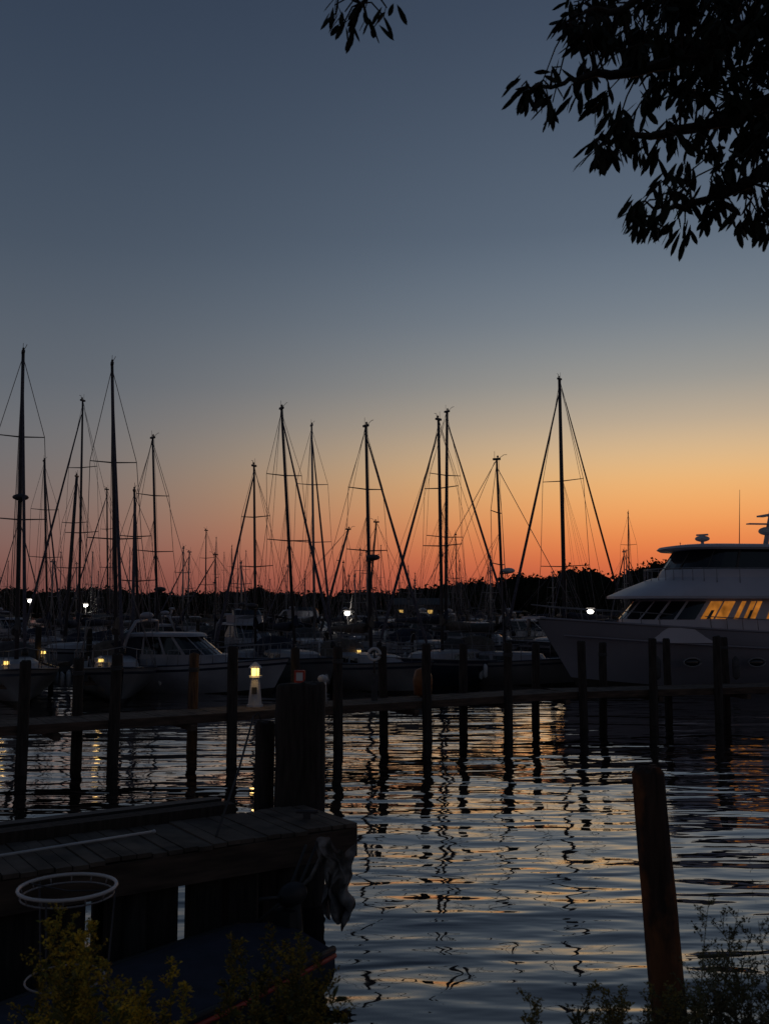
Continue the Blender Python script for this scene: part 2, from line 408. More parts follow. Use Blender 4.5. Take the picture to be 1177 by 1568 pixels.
# ---------------------------------------------------------------- motor yacht
def yacht():
    mb=MB(); L=18.5; B=5.2
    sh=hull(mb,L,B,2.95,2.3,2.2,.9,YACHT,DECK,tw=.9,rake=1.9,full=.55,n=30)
    for sg in (1,-1):
        mb.tube([Vector((p.x-.1,p.y*sg*.985+.02*sg,p.z-.62)) for p in sh[2:-1]],.04,YACHT,6)
        mb.tube([Vector((p.x,p.y*sg,p.z+.02)) for p in sh],.05,YACHT,6)
    h0=(2.0,5.6,-6.5,2.15,2.6); h1=(2.9,5.5,-6.5,2.1,2.6); h2=(3.75,4.7,-6.5,1.98,2.4)
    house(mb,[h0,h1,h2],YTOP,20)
    ts=[(-.47,-.34),(-.32,-.18),(-.16,-.01),(.01,.13),(.15,.25),(.27,.36),(.375,.46)]
    for a,b in ts: wrap(mb,h1,h2,a,b,.02,.86,GLASS,n=5,off=.02)
    for sg in (1,-1):
        for a,b in ((.48,.51),(.515,.54),(.556,.566),(.578,.589),(.593,.604),(.63,.66),(.665,.695),(.72,.77),(.79,.84)):
            wrap(mb,h1,h2,a*sg,b*sg,.05,.86,WARMW,n=2,off=.02)
        for a in (.496,.585,.648,.68): wrap(mb,h1,h2,a*sg,(a+.006)*sg,.05,.45,GLASS,n=1,off=.035)
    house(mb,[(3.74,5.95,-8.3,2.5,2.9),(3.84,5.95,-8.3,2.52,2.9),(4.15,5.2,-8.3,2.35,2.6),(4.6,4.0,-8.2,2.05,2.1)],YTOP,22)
    f0=(4.6,3.75,-4.2,1.95,1.9); f1=(4.93,3.55,-4.2,1.9,1.8); f2=(5.72,3.0,-4.0,1.75,1.5)
    house(mb,[f0,f1],YTOP,20)
    house(mb,[f1,f2],GLASS,20)
    for t in (-.36,-.12,.12,.36,.52,-.52,.68,-.68,.84,-.84): wrap(mb,f1,f2,t-.004,t+.004,0,1,CANG,off=.03,n=1)
    house(mb,[(5.72,3.55,-4.6,2.0,1.8),(5.8,3.7,-4.7,2.08,1.9),(5.9,3.6,-4.6,2.0,1.85),(5.95,3.2,-4.4,1.7,1.6)],YTOP,22)
    mb.tube([(2.2,.4,5.9),(2.2,.4,6.15)],.07,YTOP,8); mb.ell((2.2,.4,6.22),(.3,.3,.13),PLWHT); mb.box((2.2,.4,6.38),(.1,.5,.07),PLWHT,rz=.6)
    mb.tube([(1.0,1.2,5.9),(.9,1.2,8.2)],[.02,.008],RIG,5)
    mb.tube([(-.8,0,5.9),(-1.2,0,7.9)],[.12,.06],YTOP,8); mb.box((-1.1,0,7.3),(.3,1.8,.07),YTOP); mb.ell((-.9,0,6.6),(.35,.35,.18),PLWHT); mb.box((-.5,0,6.9),(.9,.3,.05),YTOP)
    rp=[opt((4.6,4.3,-8,2.2,2.3),t)[0] for t in [-.98+1.96*i/30 for i in range(31)]]
    for p in rp: mb.tube([p-Vector((0,0,.3)),p+Vector((0,0,.35))],.015,ALU,4)
    mb.tube([p+Vector((0,0,.35)) for p in rp],.02,ALU,5,cap=False)
    for sg in (1,-1):
        pts=[]
        for i in range(16,30):
            p=sh[i]; q=Vector((p.x,p.y*.95*sg,p.z)); mb.tube([q,q+Vector((.04,0,.5))],.016,ALU,4); pts.append(q+Vector((.04,0,.5)))
        mb.tube(pts+[Vector((sh[-1].x+.2,0,sh[-1].z+.55))],.02,ALU,5,cap=False)
    mb.box((sh[-1].x+.1,0,sh[-1].z+.02),(.9,.35,.1),YTOP); mb.tube([(sh[-1].x+.3,0,sh[-1].z+.1),(sh[-1].x+.35,0,sh[-1].z-.5)],.05,ALU,6)
    mb.box((6.9,0,2.62),(.7,.5,.25),PLWHT)
    for x in (3.6,1.1,-1.2,-3.4):
        i=min(range(len(sh)),key=lambda k:abs(sh[k].x-x)); w=sh[i].y
        for sg in (1,-1):
            mb.ell((x,sg*(w-.08),1.25),(.34,.12,.15),GLASS,14,6)
            rr=[(x+math.cos(a)*.36,sg*(w-.0),1.25+math.sin(a)*.17) for a in [2*math.pi*j/16 for j in range(17)]]
            mb.tube(rr,.03,ALU,5,cap=False)
    for x in (5,2,-2,-6):
        i=min(range(len(sh)),key=lambda k:abs(sh[k].x-x)); w=sh[i].y
        mb.tube([(x,w+.15,1.5),(x,w+.17,1.35),(x,w+.17,.7),(x,w+.15,.6)],[.03,.14,.14,.03],CANG,8)
    th=rad(188); bow=at(820,950,40)
    dv=Vector((math.cos(th),math.sin(th),0))
    c=Vector((bow.x,bow.y,0))-dv*(L/2)
    return mb.obj('motor_yacht',Matrix.Translation(c)@Matrix.Rotation(th,4,'Z'))
yacht()

# ---------------------------------------------------------------- pilings and docks
def piling(x,y,zt,r=.13,lean=(0,0),m=PILE,name='wooden_piling',zb=-1.6,rope=True):
    mb=MB(); n=20; lev=26; sd=R.uniform(0,99); vs=[];fs=[]
    for j in range(lev+1):
        k=j/lev; z=zb+(zt-zb)*k; rr=r*(1.08-.12*k)
        if j==lev: rr*=.86
        if j==lev-1: z=zt-.03
        for i in range(n):
            a=2*math.pi*i/n
            q=rr*(1+.12*noise.noise(Vector((math.cos(a)*2,math.sin(a)*2,z*1.2+sd)))+.08*noise.noise(Vector((math.cos(a)*7,math.sin(a)*7,z*1.5+sd))))
            vs.append((math.cos(a)*q+lean[0]*(z-zt),math.sin(a)*q+lean[1]*(z-zt),z+(0 if j<lev else R.uniform(-.03,.02))))
    for j in range(lev):
        for i in range(n): fs.append((j*n+i,j*n+(i+1)%n,(j+1)*n+(i+1)%n,(j+1)*n+i))
    mb.add(vs,fs,m,True)
    top=vs[-n:]; cc=(sum(p[0] for p in top)/n,sum(p[1] for p in top)/n,zt+.015)
    mb.add(top+[cc],[(i,(i+1)%n,n) for i in range(n)],m)
    if rope and R.random()<.4:
        zz=zt-R.uniform(.3,.6)
        for q in range(3):
            mb.tube([(math.cos(a)*r*1.05+lean[0]*(zz-zt),math.sin(a)*r*1.05+lean[1]*(zz-zt),zz+q*.035+.01*math.sin(a)) for a in [2*math.pi*i/12 for i in range(13)]],.017,CANG,5,cap=False)
    return mb.obj(name,Matrix.Translation((x,y,0)))

def dock(path, width, z, name='wooden_dock', plank=.15):
    mb=MB()
    for a,b in zip(path[:-1],path[1:]):
        a=Vector((a.x,a.y,0)); b=Vector((b.x,b.y,0)); d=(b-a); Ln=d.length; d.normalize(); nrm=Vector((-d.y,d.x,0)); an=math.atan2(d.y,d.x)
        k=int(Ln/plank)
        for i in range(k):
            c=a+d*((i+.5)*plank)+Vector((0,0,z-.02+R.uniform(-.004,.004)))
            mb.box(c,(plank-.012,width+R.uniform(-.03,.03),.04),WOOD,rz=an)
        for s_ in (-1,0,1):
            c=(a+b)/2+nrm*(s_*(width/2-.08))+Vector((0,0,z-.04-.08)); mb.box(c,(Ln,.06,.15),BEAM,rz=an)
        for sg in (1,-1):
            c=(a+b)/2+nrm*(sg*(width/2+.03))+Vector((0,0,z-.09)); mb.box(c,(Ln,.05,.19),BEAM,rz=an)
        for i in range(int(Ln/3)+1):
            mb.box(a+d*(i*3)+Vector((0,0,z-.27)),(.14,width+.3,.14),BEAM,rz=an)
    return mb.obj(name)
A=on(-160,1117,1.0); Bp=on(850,1057,1.0); C=on(1420,1042,1.0)
dock([A,Bp,C],1.3,1.0)
def dock_y(x):
    if x<Bp.x: k=(x-A.x)/(Bp.x-A.x); return A.y+(Bp.y-A.y)*k
    k=(x-Bp.x)/(C.x-Bp.x); return Bp.y+(C.y-Bp.y)*k
PBR=mat('piling_lit_brown',(.10,.055,.028),.9,7,.5,.02,stretch=(3,3,.35))  # lighter copy of the piling wood, light painted in for one lit piling
def dpil(u,v,side,r=.135,m=PILE):
    sl=(u-588.5)/F; y=25.0
    for _ in range(12): y=dock_y(sl*y*1.0)+side*.85
    p=at(u,v,y); piling(p.x,p.y,p.z,r,(R.uniform(-.02,.02),R.uniform(-.02,.02)),m)
for u,v in ((180,1002),(357,990),(517,990),(652,986),(777,984),(889,982),(998,978),(1096,974),(1205,972),(40,1012)): dpil(u,v,-1,.12)
for u,v in ((121,1008),(298,1000),(452,992),(585,990),(709,986),(820,985),(922,984),(1019,978),(1107,976)): dpil(u,v,1,.12,PBR if u==298 else PILE)
dock([Vector((-60,76,0)),Vector((34,70,0))],1.8,1.0)
dock([Vector((-80,128,0)),Vector((50,118,0))],1.8,1.0)
for i in range(44):
    x=-60+i*2.2; piling(x,75-.063*(x+60)+R.uniform(0,1.6),R.uniform(2.3,3.0),.13)
for i in range(26):
    x=-70+i*4.6; piling(x,127-.075*(x+70),R.uniform(2.3,3.0),.14)
for (u,d) in ((60,42),(138,46),(262,44),(340,46),(430,50),(500,46),(632,48),(748,50),(845,46)):
    p=at(u,950,d); piling(p.x,p.y,R.uniform(2.2,2.7),.13)

def pedestal(x,y,z0,lit=True,h=.95,en=3):
    mb=MB()
    mb.tube([(0,0,0),(0,0,.06)],.2,PLWHT,8,sm=False)
    mb.tube([(0,0,.06),(0,0,h*.62)],[.17,.105],PLWHT,8,sm=False)
    mb.tube([(0,0,h*.62),(0,0,h*.66)],.17,PLWHT,8,sm=False)
    mb.tube([(0,0,h*.66),(0,0,h*.82)],.085,WARM if lit else GLASS,8,sm=False)
    for a in range(4): mb.tube([(math.cos(a*1.571+.4)*.1,math.sin(a*1.571+.4)*.1,h*.66),(math.cos(a*1.571+.4)*.1,math.sin(a*1.571+.4)*.1,h*.82)],.012,PLWHT,4)
    mb.tube([(0,0,h*.82),(0,0,h*.86),(0,0,h*.95)],[.17,.14,.02],PLWHT,8,sm=False)
    mb.box((0,-.15,h*.35),(.12,.06,.16),CANG)
    o=mb.obj('dock_light_pedestal',Matrix.Translation((x,y,z0)))
    if lit:
        l=bpy.data.lights.new('pedestal_lamp','POINT'); l.energy=en; l.color=(1,.6,.2); l.shadow_soft_size=.1
        lo=bpy.data.objects.new('lamp_light',l); scene.collection.objects.link(lo); lo.parent=o; lo.location=(0,-.24,h*.75)
    return o
p=at(391,1033,dock_y(-2.9)+.2); pedestal(p.x,p.y,1.0,h=1.15,en=3.5)
for (u,v) in ((10,1014),(67,998),(155,1010),(549,997)):
    r_=ray(u,v); y=(H-1.5)/(-(r_.z/r_.y)); q=at(u,v,y)
    pedestal(q.x,q.y,.95,True,.72,1.0)
    dock([Vector((q.x,q.y-.35,0)),Vector((q.x+.01,q.y+2.5,0))],.6,.95,'finger_pier')
    piling(q.x+.05,q.y+.9,.9,.11,rope=False)
def life_ring_post(u,v):
    y=dock_y((u-588)/F*26)+.2; p=at(u,v,y); mb=MB()
    mb.box((0,0,.35),(.16,.14,.7),CANG); mb.tube([(0,0,.7),(0,0,1.35)],.03,CANG,6)
    mb.tube([(math.cos(a)*.15,-.09,1.2+math.sin(a)*.15) for a in [2*math.pi*i/16 for i in range(17)]],.04,PLWHT,7,cap=False)
    mb.obj('life_ring_post',Matrix.Translation((p.x,p.y,1.0)))
life_ring_post(573,1020)
p=at(494,1040,dock_y(-1.6)+.1); mb=MB(); mb.tube([(0,0,0),(0,0,.6)],[.11,.09],PLWHT,8); mb.ell((0,0,.63),(.13,.13,.1),PLWHT); mb.obj('dock_power_pedestal',Matrix.Translation((p.x,p.y,1)))
p=at(459,1036,dock_y(-2.1)-.35); mb=MB(); mb.box((0,0,0),(.26,.16,.34),RED); mb.box((0,-.09,.02),(.16,.02,.2),PLWHT); mb.tube([(0,0,-.17),(0,0,-.75)],.03,PILE,6); mb.obj('fire_extinguisher_box',Matrix.Translation((p.x,p.y,1.72)))
p=at(647,1035,dock_y(1.1)+.3); mb=MB()
mb.tube([(0,0,-.35),(0,0,-.3),(0,0,.1),(0,0,.36),(0,0,.42)],[.1,.24,.27,.2,.05],ORNG,12); mb.obj('mooring_buoy',Matrix.Translation((p.x,p.y,1.37)))

def floodpost(u,v,d,r=.3):
    p=at(u,v,d); mb=MB()
    mb.tube([(0,0,-1),(0,0,p.z-.15)],[.09,.06],ALUD,6); mb.box((0,0,p.z+r*.8),(.6,.4,.1),ALUD)
    mb.ell((0,-.1,p.z),(r,r*.8,r*.75),WHT,10,8)
    o=mb.obj('dock_floodlight_post',Matrix.Translation((p.x,p.y,0)))
    l=bpy.data.lights.new('flood','POINT'); l.energy=90; l.color=(1,.93,.8); l.shadow_soft_size=.3
    lo=bpy.data.objects.new('flood_light',l); scene.collection.objects.link(lo); lo.parent=o; lo.location=(0,-.8,p.z)
floodpost(47,920,100,.24); floodpost(132,927,110,.24); floodpost(532,939,74,.23); floodpost(903,936,66,.22); floodpost(790,953,100,.16)

def building(u,d,w,hh,name='marina_building'):
    c=at(u,940,d); mb=MB()
    mb.box((0,0,hh/2+.5),(w,8,hh),CANG)
    mb.add([(-w/2-.4,-4.5,hh+.5),(w/2+.4,-4.5,hh+.5),(w/2+.4,4.5,hh+.5),(-w/2-.4,4.5,hh+.5),(-w/2-.4,0,hh+2),(w/2+.4,0,hh+2)],[(0,1,5,4),(2,3,4,5),(0,4,3),(1,2,5)],BLK)
    k=int(w/2.2)
    for i in range(k):
        x=-w/2+1.2+i*2.2; mb.box((x,-4.03,1.9),(1.1,.08,.8),WARMD if i%3==0 else GLASS); mb.box((x,-4.06,1.9),(.06,.08,.8),CANG)
    mb.box((w/2-1,-4.03,1.4),(.9,.08,1.9),GLASS)
    mb.obj(name,Matrix.Translation((c.x,c.y,0)))
building(645,226,12,3)

# ---------------------------------------------------------------- foreground dock
zd=1.2
e_near=on(547,1260,zd); l_near=on(-140,1362,zd)
dv=(e_near-l_near); dv.z=0; dl=dv.length; dn=dv.normalized(); nn=Vector((-dn.y,dn.x,0)); an=math.atan2(dn.y,dn.x)
W=1.15
mb=MB()
k=int((dl+2)/.15)
for i in range(k):
    c=e_near-dn*((i+.5)*.15)+nn*(W/2+R.uniform(-.025,.025))+Vector((0,0,-.02+R.uniform(-.009,.009)))
    mb.box(c,(.137,W,.04),WOOD,rz=an+R.uniform(-.008,.008),rx=R.uniform(-.006,.006))
LL=k*.15; mid=e_near-dn*(LL/2)
mb.box(mid+nn*.03+Vector((0,0,-.195)),(LL,.06,.29),BEAM,rz=an)
mb.box(mid+nn*(W-.05)+Vector((0,0,-.2)),(LL,.06,.3),BEAM,rz=an)
mb.box(mid+nn*(W/2)+Vector((0,0,-.2)),(LL,.06,.3),BEAM,rz=an)
mb.box(e_near-dn*.03+nn*(W/2)+Vector((0,0,-.2)),(.05,W-.2,.29),BEAM,rz=an)
mb.box(mid-dn*.42+nn*(W+.14)+Vector((0,0,-.05)),(LL-.85,.22,.30),PILE,rz=an)
mb.box(mid-dn*.42+nn*(W+.42)+Vector((0,0,-.07)),(LL-.9,.16,.36),BLK,rz=an)
for (a,b) in ((195,238),(242,286),(303,347),(357,396),(418,460),(-260,-60),(-58,60),(62,166)):
    pa=at(a,1400,9.6); pb=at(b,1400,9.6)
    ta=(pa.x-e_near.x)/dn.x; tb=(pb.x-e_near.x)/dn.x
    c=e_near+dn*((ta+tb)/2)+nn*.25
    mb.box((c.x,c.y,.2),(tb-ta,.12+R.uniform(0,.08),1.5),PILE,rz=an)
mb.box(mid+nn*.28+Vector((0,0,-.95))-dn*1.0,(LL-2.6,.1,.22),PILE,rz=an)
for i in range(8):
    for s_ in (.2,W-.1):
        c=e_near-dn*(.75+i*1.6)+nn*s_; mb.tube([(c.x,c.y,-1.5),(c.x,c.y,1.0)],.12,PILE,10)
mb.obj('wooden_dock')
q=on(455,1232,zd)
piling(q.x-.10,q.y+.3,at(455,1050,q.y).z,.2,(0,0),PILE,rope=False); piling(q.x+.13,q.y+.33,at(455,1050,q.y).z+.01,.17,rope=False)
piling(at(404,1200,q.y+.4).x,q.y+.45,at(404,1106,q.y+.4).z,.12,rope=False)
mb=MB(); a=on(331,1281,zd+.02); b=at(388,1098,q.y+.25); mb.tube([a,a.lerp(b,.5)+Vector((.02,0,0)),b],.013,CANG,6); mb.tube([b,b+Vector((.06,0,.05)),b+Vector((.09,0,-.03))],.012,ALUD,5); mb.obj('boat_hook')
mb=MB(); a=on(-30,1315,zd+.03); b=on(236,1273,zd+.03); mb.tube([a,b],.013,PLWHT,7); mb.ell(b,(.02,.02,.02),PLWHT,8,6); mb.obj('white_pole')
mb=MB(); c=on(470,1250,zd+.03); mb.tube([c+Vector((-.12,0,.05)),c+Vector((.12,0,.05))],.02,ALUD,6); mb.box(c+Vector((0,0,.0)),(.08,.05,.08),ALUD); mb.obj('dock_cleat')

# skiff with outboard (lies off the near side of the dock)
st=on(520,1455,.45); hd=on(290,1562,.45)-st; hd.z=0; hdn=hd.normalized(); th=math.atan2(hd.y,hd.x); L=4.4
prt=Vector((hdn.y,-hdn.x,0))
if prt.y<0: prt=-prt
mb=MB(); sh=hull(mb,L,1.35,.60,.45,.44,.15,GELD,BLK,tw=.85,rake=.5,stripe=None,n=16,open_=True)
# one red rubbing strake below the gunwale on each side, dark fabric cover over the well
for sg in (1,-1):
    mb.tube([Vector((p.x,(p.y+.012)*sg,p.z-.045)) for p in sh],.024,RED,6)
    mb.tube([Vector((p.x,p.y*sg,p.z+.01)) for p in sh],.03,BLK,6)
vs=[];fs=[];ncv=len(sh)
for i,p in enumerate(sh):
    for j in range(7):
        a=-1+j/3; vs.append((p.x+.02,a*p.y*.98,p.z+.02+.10*(1-a*a)+.035*noise.noise(Vector((p.x*3,a*3,2)))))
for i in range(ncv-1):
    for j in range(6): fs.append((i*7+j,i*7+j+1,i*7+8+j,i*7+7+j))
mb.add(vs,fs,CANV,True)
cen=st+hdn*(L/2)+prt*.64
mb.obj('red_striped_skiff',Matrix.Translation((cen.x,cen.y,0))@Matrix.Rotation(th,4,'Z'))
mb=MB()
mb.ell((0,0,.3),(.11,.18,.11),BLK,12,8); mb.tube([(0,0,.25),(.02,.05,-.1),(.03,.05,-.6)],[.08,.06,.045],BLK,8); mb.tube([(.03,.0,-.55),(.03,.3,-.6)],[.05,.03],BLK,7); mb.box((0,-.10,.05),(.2,.1,.26),BLK); mb.tube([(0,-.1,.3),(0,-.45,.36)],.018,BLK,6)
for a in range(3): mb.box((.03+.06*math.cos(a*2.09),.32,-.6+.06*math.sin(a*2.09)),(.1,.015,.05),BLK,ry=-a*2.09)
oc=cen-hdn*(L/2+.1)
mb.obj('outboard_motor',Matrix.Translation((oc.x,oc.y,.5))@Matrix.Rotation(th+rad(90),4,'Z'))
mb=MB(); c0=on(508,1292,zd-.06); nu,nv=34,44; vs=[];fs=[]
for j in range(nv+1):
    for i in range(nu+1):
        a=i/nu; b=j/nv
        w=.34*(1-.35*b)+.06*math.sin(b*9+1)
        x=(a-.5)*w+.05*b+.10*noise.noise(Vector((a*3,b*4,1)))
        y=.2*noise.noise(Vector((a*4.5,b*3.5,5)))+.07*math.sin(a*15+b*6)*(.3+b)+.07*noise.noise(Vector((a*11,b*11,8)))
        z=-.72*b*(1-.5*noise.noise(Vector((a*4,0,3))))+.07*math.sin(a*6)
        vs.append(c0+Vector((x+.04,y-.14,z+.03)))
for j in range(nv):
    for i in range(nu): fs.append((j*(nu+1)+i,j*(nu+1)+i+1,(j+1)*(nu+1)+i+1,(j+1)*(nu+1)+i))
mb.add(vs,fs,TARP,True); 
for k in range(3): 
    mb.tube([c0+Vector((-.05-.1*k,-.05,.0)),c0+Vector((-.2-.12*k,-.1,-.3-.1*k)),c0+Vector((-.55-.1*k,-.1,-.62-.06*k))],[.015,.022,.012],CANG if k else TARP,6)
mb.obj('hanging_tarp')

tp=at(990,1176,7.4); bt=at(1028,1600,7.4)
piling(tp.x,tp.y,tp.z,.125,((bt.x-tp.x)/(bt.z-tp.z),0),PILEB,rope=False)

c=at(104,1358,4.0); mb=MB()
for rr,dz,tr in ((.187,0,.007),(.178,-.03,.0035),(.15,-.35,.004)):
    mb.tube([c+Vector((math.cos(a)*rr,math.sin(a)*rr,dz)) for a in [2*math.pi*i/32 for i in range(33)]],tr,PLWHT if dz==0 else ALU,6,cap=False)
for i in range(14):
    a=2*math.pi*i/14; mb.tube([c+Vector((math.cos(a)*.187,math.sin(a)*.187,0)),c+Vector((math.cos(a)*.178,math.sin(a)*.178,-.03))],.0025,ALU,4)
for a in (.4,2.5,4.6):
    mb.tube([c+Vector((math.cos(a)*.187,math.sin(a)*.187,0)),c+Vector((math.cos(a)*.1,math.sin(a)*.1,-1.2))],.004,ALUD,5)
mb.tube([c+Vector((-.17,.05,0)),c+Vector((.0,.0,-.015)),c+Vector((.17,-.05,0))],.003,ALUD,5)
mb.obj('plant_support_hoop')

# ---------------------------------------------------------------- plants
def plant(mb, base, top, gm, fm, plume=.35, leaf=.075, dens=1.0, wide=.26):
    base=Vector(base); top=Vector(top); h=(top-base).length
    side=Vector((R.uniform(-.1,.1),R.uniform(-.08,.08),0))
    P=[]
    for i in range(9):
        k=i/8; P.append(base.lerp(top,k)+side*math.sin(k*math.pi))
    mb.tube(P,[.004*(1.2-k/8) for k in range(9)],gm,4)
    def pt(k): 
        x=k*8; i=min(7,int(x)); return P[i].lerp(P[i+1],x-i)
    def blade(p,d,l,w,m):
        d=d.normalized(); s=d.cross(Vector((R.uniform(-.5,.5),R.uniform(-.5,.5),1))).normalized()*w
        t=p+d*l+Vector((0,0,-l*.25)); mm=p+d*l*.5
        mb.add([p,mm+s,t,mm-s],[(0,1,2,3)],m)
    n=int(h*70*dens)
    for i in range(n):
        k=R.uniform(.15,1-plume*.4); a=R.uniform(0,6.28)
        blade(pt(k),Vector((math.cos(a),math.sin(a),R.uniform(.3,1.2))),leaf*R.uniform(.5,1.2),leaf*.09,gm)
    nb=int(16*dens)
    for i in range(nb):
        k=1-plume+plume*i/nb; a=R.uniform(0,6.28); l=plume*h*wide*(1.15-(k-1+plume)/plume*.85)*R.uniform(.6,1.2)
        p=pt(k); d=Vector((math.cos(a),math.sin(a),1.5)).normalized()*1.2; prev=p
        for s_ in range(6):
            q=p+d*l*(s_+1)/6+Vector((0,0,-l*.35*((s_+1)/6)**2)); mb.tube([prev,q],.0013,gm,3,cap=False)
            for r_ in range(4):
                o=Vector((R.gauss(0,1),R.gauss(0,1),R.gauss(.5,1)))*.005
                blade(q+o,Vector((R.uniform(-1,1),R.uniform(-1,1),R.uniform(.2,1))),R.uniform(.010,.02),.0036,fm if R.random()<.7 else gm)
            prev=q
def bed(pts, name, gm, fm, **kw):
    mb=MB()
    for (u,v,d) in pts:
        t=at(u,v,d); b=Vector((t.x+R.uniform(-.12,.12),d+R.uniform(-.25,.05),1.5)); plant(mb,b,t,gm,fm,**kw)
    return mb.obj(name)
L1=[(R.gauss(130,26),R.uniform(1400,1520),R.uniform(2.7,3.3)) for _ in range(13)]+[(R.uniform(180,310),R.uniform(1490,1565),R.uniform(2.7,3.3)) for _ in range(12)]+[(98,1388,3),(90,1415,3.1),(112,1400,3.2),(150,1410,3.1),(262,1468,2.9),(228,1500,3),(70,1545,2.9)]
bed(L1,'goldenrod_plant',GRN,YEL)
bed([(R.uniform(350,490),R.uniform(1450,1550),R.uniform(2.8,3.4)) for _ in range(9)]+[(357,1428,3),(368,1440,3.1),(422,1418,3.2),(432,1440,3.2),(462,1430,3.2),(490,1500,3)],'goldenrod_plant',mat('plant_leaves_dim',(.08,.08,.017),.85,6,.6),mat('goldenrod_dim',(.28,.19,.02),.85,8,.6))  # dim copies: same goldenrod colours with less lamp light painted in
bed([(R.uniform(1075,1195),R.uniform(1400,1540),R.uniform(2.9,3.5)) for _ in range(21)]+[(1085,1372,3.2),(1130,1392,3.2),(1160,1410,3.2)],'feathery_shrub',GRN2,GRN2,plume=.5,wide=.32)
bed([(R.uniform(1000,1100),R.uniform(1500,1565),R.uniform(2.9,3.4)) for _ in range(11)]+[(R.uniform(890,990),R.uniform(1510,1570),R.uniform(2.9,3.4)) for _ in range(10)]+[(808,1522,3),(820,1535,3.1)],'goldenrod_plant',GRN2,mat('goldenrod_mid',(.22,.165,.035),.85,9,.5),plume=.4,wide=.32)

# ---------------------------------------------------------------- overhanging tree
mb=MB()
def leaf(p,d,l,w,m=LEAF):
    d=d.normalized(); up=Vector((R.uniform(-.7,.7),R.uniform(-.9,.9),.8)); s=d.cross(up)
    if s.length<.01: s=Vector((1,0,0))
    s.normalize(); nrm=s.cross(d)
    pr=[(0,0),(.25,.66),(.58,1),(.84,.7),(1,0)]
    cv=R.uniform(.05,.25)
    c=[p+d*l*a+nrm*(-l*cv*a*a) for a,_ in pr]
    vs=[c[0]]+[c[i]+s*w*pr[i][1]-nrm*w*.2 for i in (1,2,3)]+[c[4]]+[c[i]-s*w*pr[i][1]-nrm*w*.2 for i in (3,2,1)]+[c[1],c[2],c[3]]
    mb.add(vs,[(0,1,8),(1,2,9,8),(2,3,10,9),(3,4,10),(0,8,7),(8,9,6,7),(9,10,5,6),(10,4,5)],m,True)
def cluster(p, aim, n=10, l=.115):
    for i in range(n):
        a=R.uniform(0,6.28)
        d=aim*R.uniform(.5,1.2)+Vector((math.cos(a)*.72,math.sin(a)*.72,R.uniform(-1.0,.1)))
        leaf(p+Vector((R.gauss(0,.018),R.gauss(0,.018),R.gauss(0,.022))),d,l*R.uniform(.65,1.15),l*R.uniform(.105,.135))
trunk=[Vector((4.9,2.3,1.4)),Vector((4.6,2.6,3)),Vector((4.3,3.2,4.8)),Vector((3.9,3.8,6.4)),Vector((3.5,4.2,8.2))]
mb.tube(trunk,[.24,.2,.17,.13,.07],BARK,12)
limbs=[[(1150,50,4.2),(1040,90,4.2),(940,115,4.1),(870,125,4.0),(812,138,4.0)],
 [(1250,120,4.4),(1130,185,4.3),(1020,205,4.2),(960,212,4.1),(912,222,4.1)],
 [(1300,220,4.4),(1180,270,4.3),(1090,300,4.3),(1020,318,4.2),(972,328,4.1)],
 [(1000,-190,4.4),(760,-120,4.3),(620,-45,4.2),(552,5,4.1)],
 [(1150,-60,4.5),(1000,-10,4.4),(920,15,4.3),(872,35,4.2)],
 [(1200,150,4.8),(1150,220,4.8),(1110,260,4.7)]]
nodes=[]
for li in limbs:
    pts=[at(*q) for q in li]; src=trunk[3] if li[0][1]<100 else trunk[2].lerp(trunk[3],.6)
    pts=[src]+pts
    fine=[]
    for a,b in zip(pts[:-1],pts[1:]):
        for k in range(5): fine.append(a.lerp(b,k/5)+Vector((R.gauss(0,.012),R.gauss(0,.012),R.gauss(0,.012))))
    fine.append(pts[-1]); n=len(fine)
    mb.tube(fine,[.05*(1-i/n)**1.3+.004 for i in range(n)],BARK,6); nodes+=fine[5:]
def clus(u,v,d,n=10,l=.115):
    p=at(u,v,d); q=min(nodes,key=lambda k:(k-p).length)
    aim=(p-q); 
    if aim.length>.01: aim.normalize()
    aim=aim*.5+Vector((-.25,0,-.65))
    mid_=q.lerp(p,.5)+Vector((0,0,.03)); mb.tube([q,mid_,p],[.006,.004,.003],BARK,4)
    cluster(p,aim,n,l)
hand=[(905,20),(870,35),(925,50),(892,65),(900,100),(872,118),(835,136),(803,138),(848,155),(925,130),(885,40),(880,10),
(945,165),(990,150),(908,218),(940,203),(965,212),(1000,225),(1040,210),(1025,185),(1080,180),(925,225),(960,185),
(965,322),(1000,332),(1030,295),(1060,300),(1045,335),(1090,325),(1130,330),(1160,320),(1080,270),(1125,250),(1155,285),(1170,345),(1010,270),(1050,245),(1100,225),(1150,220),(985,322),(1110,290),(1185,250),(1195,310),(1140,200),(1170,190),(1090,205)]
for (u,v) in hand:
    for r_ in range(2): clus(u+R.gauss(0,8),v+R.gauss(0,7),R.uniform(3.9,4.5),7)
for (u,v) in ((512,8),(528,18),(545,22),(562,26),(585,22),(540,42),(562,38),(526,36),(520,-6),(560,-10),(592,12)): clus(u,v,4.1,4,.10)
cnt=0
while cnt<225:
    u=R.uniform(900,1260); v=R.uniform(-40,260)
    lim = 60+(u-920)*.75 if u<1010 else 130+(u-1010)*.55
    if v<min(lim,220): clus(u,v,R.uniform(3.8,5.3),8,.12); cnt+=1
